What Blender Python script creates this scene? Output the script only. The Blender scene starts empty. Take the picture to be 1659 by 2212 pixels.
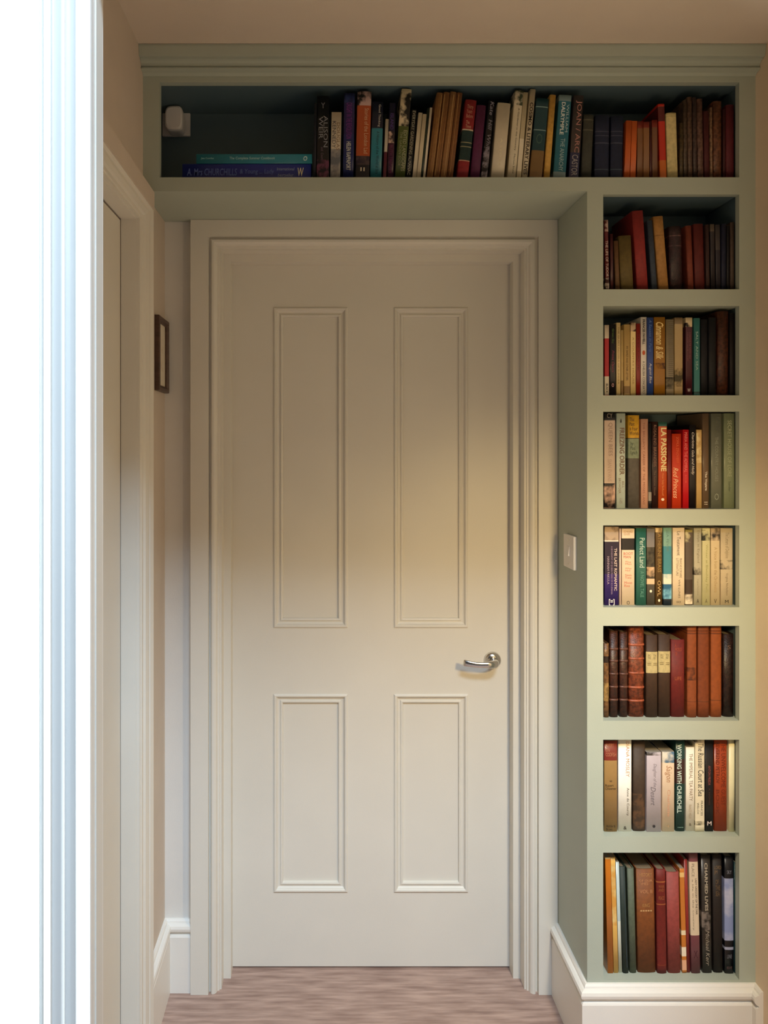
import bpy, bmesh, math, random
from mathutils import Vector, Matrix
random.seed(7)
SC = bpy.context.scene
COL = SC.collection
# ------------------------------------------------------------------ camera
EYE = 1.505          # camera height; camera stands at x=0, y=0 and looks along +y
FPX = 1661.0         # focal length in pixels of a 1659 x 2212 frame
cam_d = bpy.data.cameras.new('camera'); cam = bpy.data.objects.new('camera', cam_d); COL.objects.link(cam)
cam.location = (0, 0, EYE); cam.rotation_euler = (math.pi/2, 0, 0)
cam_d.sensor_fit = 'VERTICAL'; cam_d.sensor_height = 36; cam_d.lens = FPX/2212*36
cam_d.shift_x = (829.5-701)/2212; cam_d.shift_y = -(1106-964)/2212
cam_d.clip_start = 0.05
SC.camera = cam
# ------------------------------------------------------------------ light
SC.view_settings.view_transform = 'Standard'; SC.view_settings.look = 'None'
SC.view_settings.exposure = 0.06; SC.view_settings.gamma = 1; SC.view_settings.use_curve_mapping = False
W = bpy.data.worlds.new('world'); SC.world = W; W.use_nodes = True
W.node_tree.nodes['Background'].inputs[0].default_value = (0.80, 0.84, 0.95, 1)
W.node_tree.nodes['Background'].inputs[1].default_value = 0.05
def area(name, loc, target, sx, sy, power, colour, spread=180):
    d = bpy.data.lights.new(name, 'AREA'); d.shape = 'RECTANGLE'; d.size = sx; d.size_y = sy
    d.energy = power; d.color = colour; d.spread = math.radians(spread)
    o = bpy.data.objects.new(name, d); COL.objects.link(o); o.location = loc
    o.rotation_euler = (Vector(target)-Vector(loc)).to_track_quat('-Z', 'Y').to_euler(); return o
area('roof_window_light', (0.58, -1.0, 4.0), (-0.15, 2.0, 0.0), 1.1, 0.9, 172, (0.58, 0.78, 1.0))
area('side_window_light', (-1.55, 0.30, 1.40), (-0.35, 0.95, 1.40), 0.3, 2.6, 36, (0.80, 0.93, 1.0), 120)
# shaded lobby lamp on the right, hidden by the near wall: most of its light goes down and forward, some leaks all round
LAMP = (0.68, 1.10, 1.42)
d = bpy.data.lights.new('lobby_lamp_spill', 'POINT'); d.energy = 4.0; d.color = (1.0, 0.71, 0.36); d.shadow_soft_size = 0.06
o = bpy.data.objects.new('lobby_lamp_spill', d); COL.objects.link(o); o.location = LAMP
d = bpy.data.lights.new('lobby_lamp_light', 'SPOT'); d.energy = 27; d.color = (1.0, 0.73, 0.35); d.shadow_soft_size = 0.05
d.spot_size = math.radians(138); d.spot_blend = 1.0
o = bpy.data.objects.new('lobby_lamp_light', d); COL.objects.link(o); o.location = LAMP
o.rotation_euler = (Vector((0.80, 2.0, 0.25))-Vector(LAMP)).to_track_quat('-Z', 'Y').to_euler()

# ------------------------------------------------------------------ helpers
F = 1.876            # bookcase face
WALL = 2.133         # back wall
def PX(px, d): return (px-701)*d/FPX
def PZ(py, d): return EYE-(py-964)*d/FPX
def lin(c):
    if isinstance(c, str):
        v = [int(c[i:i+2], 16)/255 for i in (0, 2, 4)]
        return tuple(x/12.92 if x <= .04045 else ((x+.055)/1.055)**2.4 for x in v)
    return c
MC = {}
def mat(key, col, rough=.6, noise=.06, nscale=30, bump=.02, bscale=200, metal=0, col2=None, stretch=None, contrast=None, spec=.5):
    if key in MC: return MC[key]
    m = bpy.data.materials.new(key); m.use_nodes = True; n = m.node_tree.nodes; l = m.node_tree.links
    b = n['Principled BSDF']; b.inputs['Roughness'].default_value = rough; b.inputs['Metallic'].default_value = metal
    b.inputs['Specular IOR Level'].default_value = spec
    c = lin(col); tc = n.new('ShaderNodeTexCoord'); mp = n.new('ShaderNodeMapping'); l.new(tc.outputs['Object'], mp.inputs[0])
    if stretch: mp.inputs['Scale'].default_value = stretch
    no = n.new('ShaderNodeTexNoise'); no.inputs['Scale'].default_value = nscale; no.inputs['Detail'].default_value = 5
    l.new(mp.outputs[0], no.inputs[0])
    r = n.new('ShaderNodeValToRGB'); l.new(no.outputs[0], r.inputs[0]); l.new(r.outputs[0], b.inputs['Base Color'])
    lo, hi = contrast or (.3, .7)
    r.color_ramp.elements[0].position = lo; r.color_ramp.elements[1].position = hi
    c2 = lin(col2) if col2 else tuple(min(1, x*(1+noise)) for x in c)
    c1 = c if col2 else tuple(x*(1-noise) for x in c)
    r.color_ramp.elements[0].color = (*c1, 1); r.color_ramp.elements[1].color = (*c2, 1)
    if bump:
        bn = n.new('ShaderNodeTexNoise'); bn.inputs['Scale'].default_value = bscale; bn.inputs['Detail'].default_value = 3
        l.new(mp.outputs[0], bn.inputs[0]); bu = n.new('ShaderNodeBump'); bu.inputs['Strength'].default_value = bump*5
        bu.inputs['Distance'].default_value = .001
        l.new(bn.outputs[0], bu.inputs['Height']); l.new(bu.outputs[0], b.inputs['Normal'])
    MC[key] = m; return m
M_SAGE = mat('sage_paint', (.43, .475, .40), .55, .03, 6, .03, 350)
M_SAGESHADE = mat('sage_paint_shaded', (.09, .14, .165), .6, .04, 6, .03, 350)  # bookcase insides: shade of the bays put into a darker, bluer sage
M_CREAM = mat('cream_gloss_paint', (.76, .725, .645), .42, .02, 5, .025, 300)
M_WHITE = mat('white_wood_paint', (.84, .81, .75), .38, .02, 5, .02, 300)
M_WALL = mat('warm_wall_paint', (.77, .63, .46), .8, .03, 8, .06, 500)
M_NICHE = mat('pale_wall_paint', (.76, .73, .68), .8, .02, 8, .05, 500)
M_CEIL = mat('ceiling_paint', (.70, .60, .49), .85, .03, 5, .06, 500)
M_FLOOR = mat('wood_floor', (.27, .17, .135), .5, 0, 9, .04, 60, col2=(.50, .345, .28), stretch=(1.0, 9, 1), contrast=(.32, .68))
M_METAL = mat('satin_nickel', (.72, .70, .66), .17, .02, 50, 0, metal=1)
M_PLASTIC = mat('white_plastic', (.80, .76, .72), .3, .01, 20, 0)
M_DARKWOOD = mat('dark_frame_wood', (.085, .045, .03), .4, .25, 20, .02, 200, stretch=(1, 1, 6))
M_MOUNT = mat('picture_mount', (.75, .68, .55), .8, .03, 30, .02, 300)
M_DARK = mat('dark_gap', (.012, .012, .014), .9, .1, 20, 0)

def link(name, bm, m, parent=None, smooth=False, mats=None):
    me = bpy.data.meshes.new(name); bm.normal_update(); bm.to_mesh(me); bm.free()
    for mm in (mats or [m]): me.materials.append(mm)
    if smooth:
        for p in me.polygons: p.use_smooth = True
    o = bpy.data.objects.new(name, me); COL.objects.link(o)
    if parent: o.parent = parent
    return o
def box(bm, x0, x1, y0, y1, z0, z1, bev=0):
    vs = [bm.verts.new((x, y, z)) for x in (x0, x1) for y in (y0, y1) for z in (z0, z1)]
    fs = [bm.faces.new([vs[i] for i in f]) for f in ((0,1,3,2),(4,6,7,5),(0,4,5,1),(2,3,7,6),(0,2,6,4),(1,5,7,3))]
    if bev:
        es = list({e for f in fs for e in f.edges})
        bmesh.ops.bevel(bm, geom=es, offset=bev, segments=2, affect='EDGES', profile=.5)
def boxo(name, m, parent, *a, bev=0):
    bm = bmesh.new(); box(bm, *a, bev=bev); return link(name, bm, m, parent)
def empty(name, loc=(0, 0, 0)):
    o = bpy.data.objects.new(name, None); COL.objects.link(o); o.location = loc; o.empty_display_size = .05; return o
def tag(o, label=None, cat=None, group=None, kind=None):
    for k, v in (('label', label), ('category', cat), ('group', group), ('kind', kind)):
        if v: o[k] = v
    return o
def struct(o, label=None, cat=None): return tag(o, label, cat, None, 'structure')
def sweep(bm, path, prof, up, closed=False, caps=True):
    """profile (u, v): u along side = t x up, v along up, mitred at the corners."""
    P = [Vector(p) for p in path]; up = Vector(up); n = len(P); rings = []
    for i in range(n):
        ts = []
        if closed or i > 0: ts.append((P[i]-P[i-1]).normalized())
        if closed or i < n-1: ts.append((P[(i+1) % n]-P[i]).normalized())
        ns = [t.cross(up) for t in ts]
        m = ns[0] if len(ns) == 1 else (ns[0]+ns[1])/(1+ns[0].dot(ns[1]))
        rings.append([bm.verts.new(P[i]+m*u+up*v) for u, v in prof])
    k = len(prof)
    for i in range(n if closed else n-1):
        a, b = rings[i], rings[(i+1) % n]
        for j in range(k-1): bm.faces.new((a[j], a[j+1], b[j+1], b[j]))
        if not closed or True:
            bm.faces.new((a[k-1], a[0], b[0], b[k-1]))
    if not closed and caps:
        bm.faces.new(rings[0]); bm.faces.new(list(reversed(rings[-1])))
    bmesh.ops.recalc_face_normals(bm, faces=bm.faces)

# ------------------------------------------------------------------ room shell
XL, XR, XB = -.443, 1.0515, .6407       # left wall, right wall, side of the tall column
CEIL = 2.463; PY0, PY1 = .95, .986      # ceiling height; partition with the opening the camera looks through
struct(boxo('floor', M_FLOOR, None, -2.6, 2.6, -2.6, 2.6, -.05, 0), 'pinkish brown wood grain floor below the panelled door', 'floor')
struct(boxo('ceiling', M_CEIL, None, XL-.1, XR+.1, PY1, WALL+.1, CEIL, CEIL+.08), 'plain warm cream ceiling above the bookcase cornice', 'ceiling')
# back wall with the door opening
OX0, OX1, OZ = -.2853, .5537, 2.048
bm = bmesh.new()
box(bm, XL-.1, OX0-.02, WALL, WALL+.1, 0, CEIL); box(bm, OX1+.02, XR+.1, WALL, WALL+.1, 0, CEIL); box(bm, OX0-.02, OX1+.02, WALL, WALL+.1, OZ+.02, CEIL)
struct(link('wall_back', bm, M_NICHE), 'narrow pale wall strip left of the panelled door', 'wall')
# left wall with the side door opening (y 1.05-1.81)
LD0, LD1, LDZ = 1.052, 1.81, 2.042
bm = bmesh.new()
box(bm, XL-.1, XL, PY1, LD0, 0, CEIL); box(bm, XL-.1, XL, LD1, WALL, 0, CEIL); box(bm, XL-.1, XL, LD0, LD1, LDZ, CEIL)
# plaster splay over the side door casing
vs = [(XL, PY1, 2.165), (-.4145, PY1, 2.124), (-.4145, PY1, 2.08), (XL, PY1, 2.08)]
a = [bm.verts.new(v) for v in vs]; b = [bm.verts.new((v[0], F-.001, v[2])) for v in vs]
for i in range(4): bm.faces.new((a[i], a[(i+1) % 4], b[(i+1) % 4], b[i]))
bm.faces.new(a); bm.faces.new(list(reversed(b))); bmesh.ops.recalc_face_normals(bm, faces=bm.faces)
struct(link('wall_left', bm, mat('left_wall_shaded', (.64, .55, .46), .8, .03, 8, .06, 500)), 'shaded tan wall over the side door at left', 'wall')  # wall paint darkened here, so the left side's shade sits in the colour
struct(boxo('wall_right', M_WALL, None, XR, XR+.1, PY1, WALL, 0, CEIL), 'sliver of warm tan wall right of the bookcase', 'wall')
# partition (camera side) with a tall opening
HX0, HX1, HZ = PX(196, PY0-.0165), .84, 2.10
bm = bmesh.new()
box(bm, -2.6, HX0, PY0, PY1, 0, 3.7); box(bm, HX1, 2.6, PY0, PY1, 0, 3.7); box(bm, HX0, HX1, PY0, PY1, HZ, 3.7)
struct(link('wall_front', bm, M_WHITE), 'white wall around the opening in the foreground', 'wall')

# ------------------------------------------------------------------ foreground casing round the opening
def nx(px, v=.0285): return HX0-PX(px, PY0-v)          # distance outward from the opening edge of a point standing v proud of the wall
cas = [(0, 0), (0, .014), (.0008, .0165), (nx(167, .0165), .0165), (nx(160, .0150), .0150), (nx(152, .0142), .0142), (nx(145, .0148), .0148), (nx(141, .0165), .0165), (nx(139.5, .0225), .0225),
       (nx(116, .0225), .0225), (nx(113, .0228), .0228), (nx(109, .0290), .0290), (nx(97, .0290), .0290), (nx(94, .0262), .0262), (nx(90, .0245), .0245), (nx(87, .0250), .0250), (nx(85, .0290), .0290),
       (nx(47, .0300), .0300), (nx(45, .0285), .0285), (nx(30, .0285), .0285), (nx(28, .0255), .0255), (nx(28, 0), 0)]
bm = bmesh.new()
sweep(bm, [(HX0, PY0, 0), (HX0, PY0, HZ), (HX1, PY0, HZ), (HX1, PY0, 0)], [(-u, v) for u, v in cas], (0, -1, 0))
struct(link('trim_1', bm, M_WHITE), 'bright white moulded casing at far left foreground', 'casing')
# lining of that opening, with rebate
bm = bmesh.new()
sweep(bm, [(HX0, PY0, 0), (HX0, PY0, HZ), (HX1, PY0, HZ), (HX1, PY0, 0)],
      [(-.004, -.001), (.0015, -.001), (.0015, -.026), (-.004, -.0262)], (0, -1, 0))
struct(link('trim_2', bm, M_CREAM), 'narrow inner lining beside the bright foreground casing', 'lining')

# ------------------------------------------------------------------ skirting
SK = [(0, 0), (.018, 0), (.018, .153), (.016, .157), (.0105, .159), (.0105, .1625), (.0165, .1655), (.0205, .171), (.0215, .1775), (.0195, .184),
      (.014, .1875), (.0095, .1885), (.0085, .1925), (.005, .197), (0, .197)]
def skirting(name, path, label):
    bm = bmesh.new(); sweep(bm, path, [(u, v) for u, v in SK], (0, 0, 1))
    return struct(link(name, bm, M_WHITE), label, 'skirting board')
skirting('baseboard_left', [(XL, F+.002, 0), (XL, WALL, 0), (-.368, WALL, 0)], 'short white skirting board turning the corner left of the door')
skirting('baseboard_right', [(XB, 2.109, 0), (XB, F, 0), (XR, F, 0), (XR, F-.034, 0)], 'white moulded skirting board wrapping the foot of the bookcase column')

# ------------------------------------------------------------------ main door, casing, lining
AR = .0825
ap = [(0, 0), (0, .002), (.0045, .002), (.0055, .0065), (.0105, .0075), (.0115, .0125), (.0135, .017), (.018, .0205), (.0235, .0215), (.0265, .0195), (.028, .0135),
      (.0290, .011), (.0325, .011), (.0340, .024), (AR, .024), (AR, -.0)]
bm = bmesh.new()
AZ = PZ(476, 2.11)-OZ    # head flat runs up to the soffit
pathm = [(OX0, WALL, 0), (OX0, WALL, OZ), (OX1, WALL, OZ), (OX1, WALL, 0)]
sweep(bm, pathm, [(-min(u, AR), v) for u, v in ap], (0, -1, 0))
bmesh.ops.translate(bm, verts=bm.verts, vec=(0, 0, 0))
for v in bm.verts:
    if v.co.z > OZ+.06: v.co.z = 2.1265
    if v.co.x > OX1+.06: v.co.x = XB-.001
struct(link('trim_3', bm, M_CREAM), 'cream moulded architrave framing the panelled door', 'architrave')
# lining and door stop
bm = bmesh.new()
sweep(bm, pathm, [(-.002, .0), (.0, 0), (0, -.041), (.0205, -.041), (.0205, -.084), (.012, -.084), (.012, -.125), (-.018, -.125), (-.018, 0)], (0, -1, 0))
struct(link('trim_4', bm, M_CREAM), 'cream door lining with its stop around the door', 'lining')
DD = 2.2175; DX0, DX1, DZ0, DZ1 = -.2715, .5400, .005, 2.034
s = FPX/DD
panels = []
for (a0, a1) in ((590, 752), (850, 1012)):
    for (b0, b1) in ((663, 1357), (1498, 1928)):
        panels.append(((a0-701)/s, (a1-701)/s, EYE-(b1-964)/s, EYE-(b0-964)/s))
door = empty('door_1', (.134, DD, 0)); struct(door, 'cream four panel door with lever handle in the middle', 'door')
def dpart(name, bm, m, par=door, **k):
    o = link(name, bm, m, par, **k); o.matrix_parent_inverse = Matrix.Translation(-Vector((.134, DD, 0))); return o
bm = bmesh.new()
xs = sorted({DX0, DX1, *[p[i] for p in panels for i in (0, 1)]}); zs = sorted({DZ0, DZ1, *[p[i] for p in panels for i in (2, 3)]})
def hole(xa, za): return any(p[0]-1e-6 < xa < p[1]-1e-6 and p[2]-1e-6 < za < p[3]-1e-6 for p in panels)
for i in range(len(xs)-1):
    for j in range(len(zs)-1):
        if hole(xs[i], zs[j]): continue
        vs = [bm.verts.new(c) for c in ((xs[i], DD, zs[j]), (xs[i+1], DD, zs[j]), (xs[i+1], DD, zs[j+1]), (xs[i], DD, zs[j+1]))]
        bm.faces.new(vs)
bmesh.ops.remove_doubles(bm, verts=bm.verts, dist=1e-5)
r = bmesh.ops.extrude_face_region(bm, geom=list(bm.faces)); bmesh.ops.translate(bm, verts=[v for v in r['geom'] if isinstance(v, bmesh.types.BMVert)], vec=(0, .04, 0))
bmesh.ops.recalc_face_normals(bm, faces=bm.faces)
dpart('door_leaf', bm, M_CREAM)
pm = [(0, -.012), (0, .0002), (.0015, .0004), (.0022, .0030), (.0050, .0050), (.0085, .0046), (.0110, .0015), (.0120, -.0022), (.0155, -.0045), (.0200, -.0050), (.0212, -.0022), (.0245, -.0012), (.0272, -.0022), (.0290, -.0105), (.029, -.012)]
for p in panels:
    bm = bmesh.new(); box(bm, p[0]+.001, p[1]-.001, DD+.0095, DD+.03, p[2]+.001, p[3]-.001); dpart('panel', bm, M_CREAM)
    bm = bmesh.new(); sweep(bm, [(p[0], DD, p[2]), (p[0], DD, p[3]), (p[1], DD, p[3]), (p[1], DD, p[2])], [(u, v) for u, v in pm], (0, -1, 0), closed=True)
    dpart('panel_moulding', bm, M_CREAM)
# lever handle
HXc, HZc = PX(1067, DD-.02), PZ(1430, DD-.02)
bm = bmesh.new()
prof = [(0.0245, 0), (.0245, .003), (.0225, .007), (.018, .0105), (.0125, .0125), (.0, .013)]
N = 40; rings = [[bm.verts.new((HXc+r_*math.cos(2*math.pi*i/N), DD-h_, HZc+r_*math.sin(2*math.pi*i/N))) for i in range(N)] for r_, h_ in prof[:-1]]
for a, b in zip(rings, rings[1:]):
    for i in range(N): bm.faces.new((a[i], a[(i+1) % N], b[(i+1) % N], b[i]))
bm.faces.new(rings[-1]); bm.faces.new(list(reversed(rings[0]))); bmesh.ops.recalc_face_normals(bm, faces=bm.faces)
hnd = dpart('handle_rose', bm, M_METAL, smooth=True)
# neck + curved lever: elliptical sections along a path
bm = bmesh.new(); rings = []
path = [(0, -.012, 0, .0115, .0115), (0, -.022, 0, .0112, .0112), (0, -.034, .000, .0115, .0115), (-.004, -.044, .0005, .0110, .0112), (-.013, -.051, .001, .0085, .0105), (-.026, -.054, .0012, .0055, .0095),
        (-.042, -.0545, .0008, .0045, .0082), (-.058, -.054, .0012, .0042, .0080), (-.074, -.052, .003, .004, .0085), (-.088, -.049, .0050, .004, .0095), (-.0925, -.048, .0057, .0025, .0085)]
for i, (x, y, z, ra, rb) in enumerate(path):
    a = Vector(path[max(0, i-1)][:3]); b = Vector(path[min(len(path)-1, i+1)][:3]); t = (b-a).normalized()
    up = Vector((0, 0, 1)); sd = t.cross(up).normalized(); up2 = sd.cross(t)
    rings.append([bm.verts.new(Vector((HXc+x, DD+y, HZc+z))+sd*ra*math.cos(k*2*math.pi/20)+up2*rb*math.sin(k*2*math.pi/20)) for k in range(20)])
for a, b in zip(rings, rings[1:]):
    for i in range(20): bm.faces.new((a[i], a[(i+1) % 20], b[(i+1) % 20], b[i]))
bm.faces.new(rings[0]); bm.faces.new(list(reversed(rings[-1]))); bmesh.ops.recalc_face_normals(bm, faces=bm.faces)
dpart('lever_handle', bm, M_METAL, smooth=True)

# ------------------------------------------------------------------ side door (left wall)
d2 = empty('door_2', (XL-.037, 1.43, 0)); struct(d2, 'side door in the left wall seen edge on behind the casing', 'door')
def d2part(name, bm, m):
    o = link(name, bm, m, d2); o.matrix_parent_inverse = Matrix.Translation(-Vector((XL-.037, 1.43, 0))); return o
bm = bmesh.new(); box(bm, XL-.075, XL-.037, LD0+.004, LD1-.004, .004, LDZ-.006); d2part('door_leaf', bm, M_CREAM)
for (y0, y1) in ((LD0+.1, LD0+.34), (LD0+.43, 1.60)):
    for (z0, z1) in ((.25, .78), (1.0, 1.9)):
        bm = bmesh.new(); sweep(bm, [(XL-.037, y0, z0), (XL-.037, y1, z0), (XL-.037, y1, z1), (XL-.037, y0, z1)], [(u, -v*.9) for u, v in [(0, 0), (.003, .004), (.01, .004), (.014, .001), (.022, .003), (.028, 0)]], (-1, 0, 0), closed=True)
        d2part('panel_moulding', bm, M_CREAM)
# casing: profile measured from the opening edge
lp = [(0, 0), (0, .008), (.006, .008), (.008, .011), (.018, .012), (.022, .017), (.034, .020), (.040, .021), (.044, .019), (.046, .0225), (.060, .0275), (.0645, .026), (.0655, .022), (.0655, 0)]
bm = bmesh.new()
sweep(bm, [(XL, LD0, 0), (XL, LD0, LDZ), (XL, LD1, LDZ), (XL, LD1, 0)], [(-u*(.045/.0655 if False else 1), v) for u, v in lp], (1, 0, 0))
for v in bm.verts:
    if v.co.z > LDZ: v.co.z = LDZ+(v.co.z-LDZ)*.69
    if v.co.y < LD0: v.co.y = LD0+(v.co.y-LD0)*.7
# the near leg stops at the partition
struct(link('trim_5', bm, M_CREAM), 'cream moulded casing around the side door at left', 'architrave')
bm = bmesh.new()
sweep(bm, [(XL, LD0, 0), (XL, LD0, LDZ), (XL, LD1, LDZ), (XL, LD1, 0)], [(-.001, 0), (.002, 0), (.002, -.036), (-.001, -.036)], (1, 0, 0))
struct(link('trim_6', bm, M_CREAM), 'cream lining inside the side door casing', 'lining')

# ------------------------------------------------------------------ bookcase
BACK = 2.055; FT = .018
def fx(px): return PX(px, F)
def fz(py): return PZ(py, F)
bc = empty('bookcase', (.6, F, 0)); tag(bc, 'sage green built-in bookcase wrapping over and beside the panelled door', 'bookcase')
def bpart(name, bm, m=M_SAGE):
    o = link(name, bm, m, bc); o.matrix_parent_inverse = Matrix.Translation(-Vector((.6, F, 0))); return o
def bbox(name, m, *a, bev=0):
    bm = bmesh.new(); box(bm, *a, bev=bev); return bpart(name, bm, m)
ROWS = [(178, 383), (420, 625), (661, 854), (889, 1100), (1135, 1312), (1352, 1557), (1598, 1807), (1842, 2117)]
oxL, oxR, cxL = fx(345), fx(1597), fx(1303)
SOF = fz(413)
# face frame: flat boards with openings
bm = bmesh.new()
holes = [(oxL, oxR, fz(383), fz(178))]+[(cxL, oxR, fz(b), fz(t)) for t, b in ROWS[1:]]
xs = sorted({XL, XB, XR, oxL, oxR, cxL}); zs = sorted({.12, SOF, 2.425, *[h[i] for h in holes for i in (2, 3)]})
for i in range(len(xs)-1):
    for j in range(len(zs)-1):
        cx, cz = (xs[i]+xs[i+1])/2, (zs[j]+zs[j+1])/2
        if cx < XB and cz < SOF: continue
        if any(h[0] < cx < h[1] and h[2] < cz < h[3] for h in holes): continue
        bm.faces.new([bm.verts.new(c) for c in ((xs[i], F, zs[j]), (xs[i+1], F, zs[j]), (xs[i+1], F, zs[j+1]), (xs[i], F, zs[j+1]))])
bmesh.ops.remove_doubles(bm, verts=bm.verts, dist=1e-5)
r = bmesh.ops.extrude_face_region(bm, geom=list(bm.faces)); bmesh.ops.translate(bm, verts=[v for v in r['geom'] if isinstance(v, bmesh.types.BMVert)], vec=(0, FT, 0))
bmesh.ops.recalc_face_normals(bm, faces=bm.faces)
ff = bpart('face_frame', bm)
y0 = F+FT
bbox('soffit_board', M_SAGE, XL+.0005, XB+.018, y0, 2.1325, SOF, SOF+.015)
bbox('side_panel', M_SAGE, XB, XB+.018, y0, 2.1325, 0.0, SOF-.0003)
bbox('top_shelf_board', M_SAGESHADE, XL+.0005, XR-.0005, y0, BACK, SOF+.0155, fz(383))
bbox('top_board', M_SAGESHADE, XL+.0005, XR-.0005, y0, BACK, fz(178), fz(178)+.018)
bbox('back_panel', M_SAGESHADE, XL+.0005, XR-.0005, BACK+.0003, BACK+.012, SOF+.016, 2.42)
bbox('back_panel', M_SAGESHADE, XB+.0185, XR-.0005, BACK+.0003, BACK+.012, .15, SOF+.0145)
bbox('inner_side', M_SAGESHADE, oxR+.0065, XR-.001, y0, BACK, .15, SOF+.3)
bbox('inner_side', M_SAGESHADE, XB+.0185, cxL-.001, y0, BACK, .15, SOF+.014)
for (t, b), (t2, b2) in zip(ROWS[1:], ROWS[2:]):
    bbox('shelf', M_SAGE, cxL-.0005, oxR+.0055, y0, BACK, fz(t2), fz(b))
bbox('shelf', M_SAGE, cxL-.0005, oxR+.0055, y0, BACK, fz(2117)-.03, fz(2117))
bbox('compartment_top', M_SAGESHADE, cxL-.0005, oxR+.0005, y0, BACK, fz(420), SOF-.0005)
# cornice
cp = [(-.01, CEIL-.001), (.047, CEIL-.001), (.047, CEIL-.006), (.0425, 2.4395), (.0415, 2.4365), (.0340, 2.4360), (.0340, 2.4340), (.0270, 2.4325), (.0210, 2.4285), (.0175, 2.4215), (.0150, 2.4190), (.0225, 2.4185), (.0225, 2.4160), (.0160, 2.4140), (.008, 2.4125), (.001, 2.408), (-.01, 2.408)]
bm = bmesh.new(); sweep(bm, [(XL+.0005, F, 0), (XR-.0005, F, 0)], cp, (0, 0, 1)); bpart('cornice', bm)

# ------------------------------------------------------------------ light switch
sw = empty('light_switch', (XB, 1.995, 1.232)); tag(sw, 'white light switch on the green side of the bookcase column', 'light switch')
def at(o, par): o.matrix_parent_inverse = Matrix.Translation(-par.location); return o
at(boxo('switch_plate', M_PLASTIC, sw, XB-.008, XB, 1.953, 2.036, 1.189, 1.275, bev=.0018), sw)
bm = bmesh.new(); vs = [(XB-.008, 1.984, 1.222), (XB-.008, 2.005, 1.222), (XB-.008, 1.984, 1.246), (XB-.008, 2.005, 1.246), (XB-.0125, 1.984, 1.222), (XB-.0125, 2.005, 1.222), (XB-.0090, 1.984, 1.246), (XB-.0090, 2.005, 1.246)]
V = [bm.verts.new(v) for v in vs]
for f in ((0,1,3,2),(4,6,7,5),(0,4,5,1),(2,3,7,6),(0,2,6,4),(1,5,7,3)): bm.faces.new([V[i] for i in f])
bmesh.ops.recalc_face_normals(bm, faces=bm.faces)
at(link('rocker', bm, M_PLASTIC, sw), sw)
for zc in (1.202, 1.262):
    bm = bmesh.new(); bmesh.ops.create_cone(bm, cap_ends=True, segments=16, radius1=.003, radius2=.003, depth=.001, matrix=Matrix.Translation((XB-.0083, 1.9945, zc)) @ Matrix.Rotation(math.pi/2, 4, 'Y'))
    at(link('screw', bm, M_METAL, sw), sw)

# ------------------------------------------------------------------ small framed picture on the left wall
pf = empty('picture_frame', (XL, 2.064, 1.75)); tag(pf, 'small dark wooden framed picture hung on the left wall', 'picture frame')
fy0, fy1, fz0, fz1 = 2.002, 2.126, 1.651, 1.848
bm = bmesh.new()
sweep(bm, [(XL, fy0, fz0), (XL, fy1, fz0), (XL, fy1, fz1), (XL, fy0, fz1)], [(0, .0005), (0, .012), (-.002, .014), (-.009, .014), (-.013, .009), (-.016, .008), (-.016, .0005)], (1, 0, 0), closed=True)
c = Vector((XL, (fy0+fy1)/2, (fz0+fz1)/2))
if max(v.co.y for v in bm.verts) > fy1+.002:
    bm.free(); bm = bmesh.new()
    sweep(bm, [(XL, fy0, fz0), (XL, fy1, fz0), (XL, fy1, fz1), (XL, fy0, fz1)], [(0, .0005), (0, .012), (.002, .014), (.009, .014), (.013, .009), (.016, .008), (.016, .0005)], (1, 0, 0), closed=True)
at(link('frame_moulding', bm, M_DARKWOOD, pf), pf)
at(boxo('mount_board', M_MOUNT, pf, XL+.001, XL+.005, fy0+.012, fy1-.012, fz0+.012, fz1-.012), pf)
at(boxo('picture', mat('sketch_print', (.62, .52, .38), .7, 0, 60, 0, col2=(.80, .74, .62)), pf, XL+.005, XL+.0056, fy0+.04, fy1-.04, fz0+.055, fz1-.055), pf)

# ------------------------------------------------------------------ plug-in device in the top bay
pl = empty('plug_in_sensor', (XL+.05, BACK, 2.36)); tag(pl, 'white plug-in device on a wall plate in the top shelf corner', 'device')
pw = boxo('wall_plate', M_PLASTIC, pl, PX(352, BACK), PX(412, BACK), BACK-.0100, BACK-.0015, PZ(297, BACK), fz(178)-.0008, bev=.002); at(pw, pl)
yc = BACK-.06; bm = bmesh.new(); rings = []
cx, cz, hw, hh = PX(376, 2.0), fz(178)-.0355, .0235, .0325
for (k, y) in ((.86, BACK-.009), (.97, BACK-.02), (1, BACK-.04), (1, BACK-.055), (.94, BACK-.061), (.80, BACK-.064)):
    ring = []
    for i in range(32):
        a = 2*math.pi*i/32; ca, sa = math.cos(a), math.sin(a)
        ring.append(bm.verts.new((cx+hw*k*math.copysign(abs(ca)**.55, ca), y, cz+hh*k*math.copysign(abs(sa)**.55, sa)*(1+.06*ca))))
    rings.append(ring)
for a, b in zip(rings, rings[1:]):
    for i in range(32): bm.faces.new((a[i], a[(i+1) % 32], b[(i+1) % 32], b[i]))
bm.faces.new(rings[-1]); bm.faces.new(list(reversed(rings[0]))); bmesh.ops.recalc_face_normals(bm, faces=bm.faces)
at(link('device_body', bm, M_PLASTIC, pl), pl)
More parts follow.
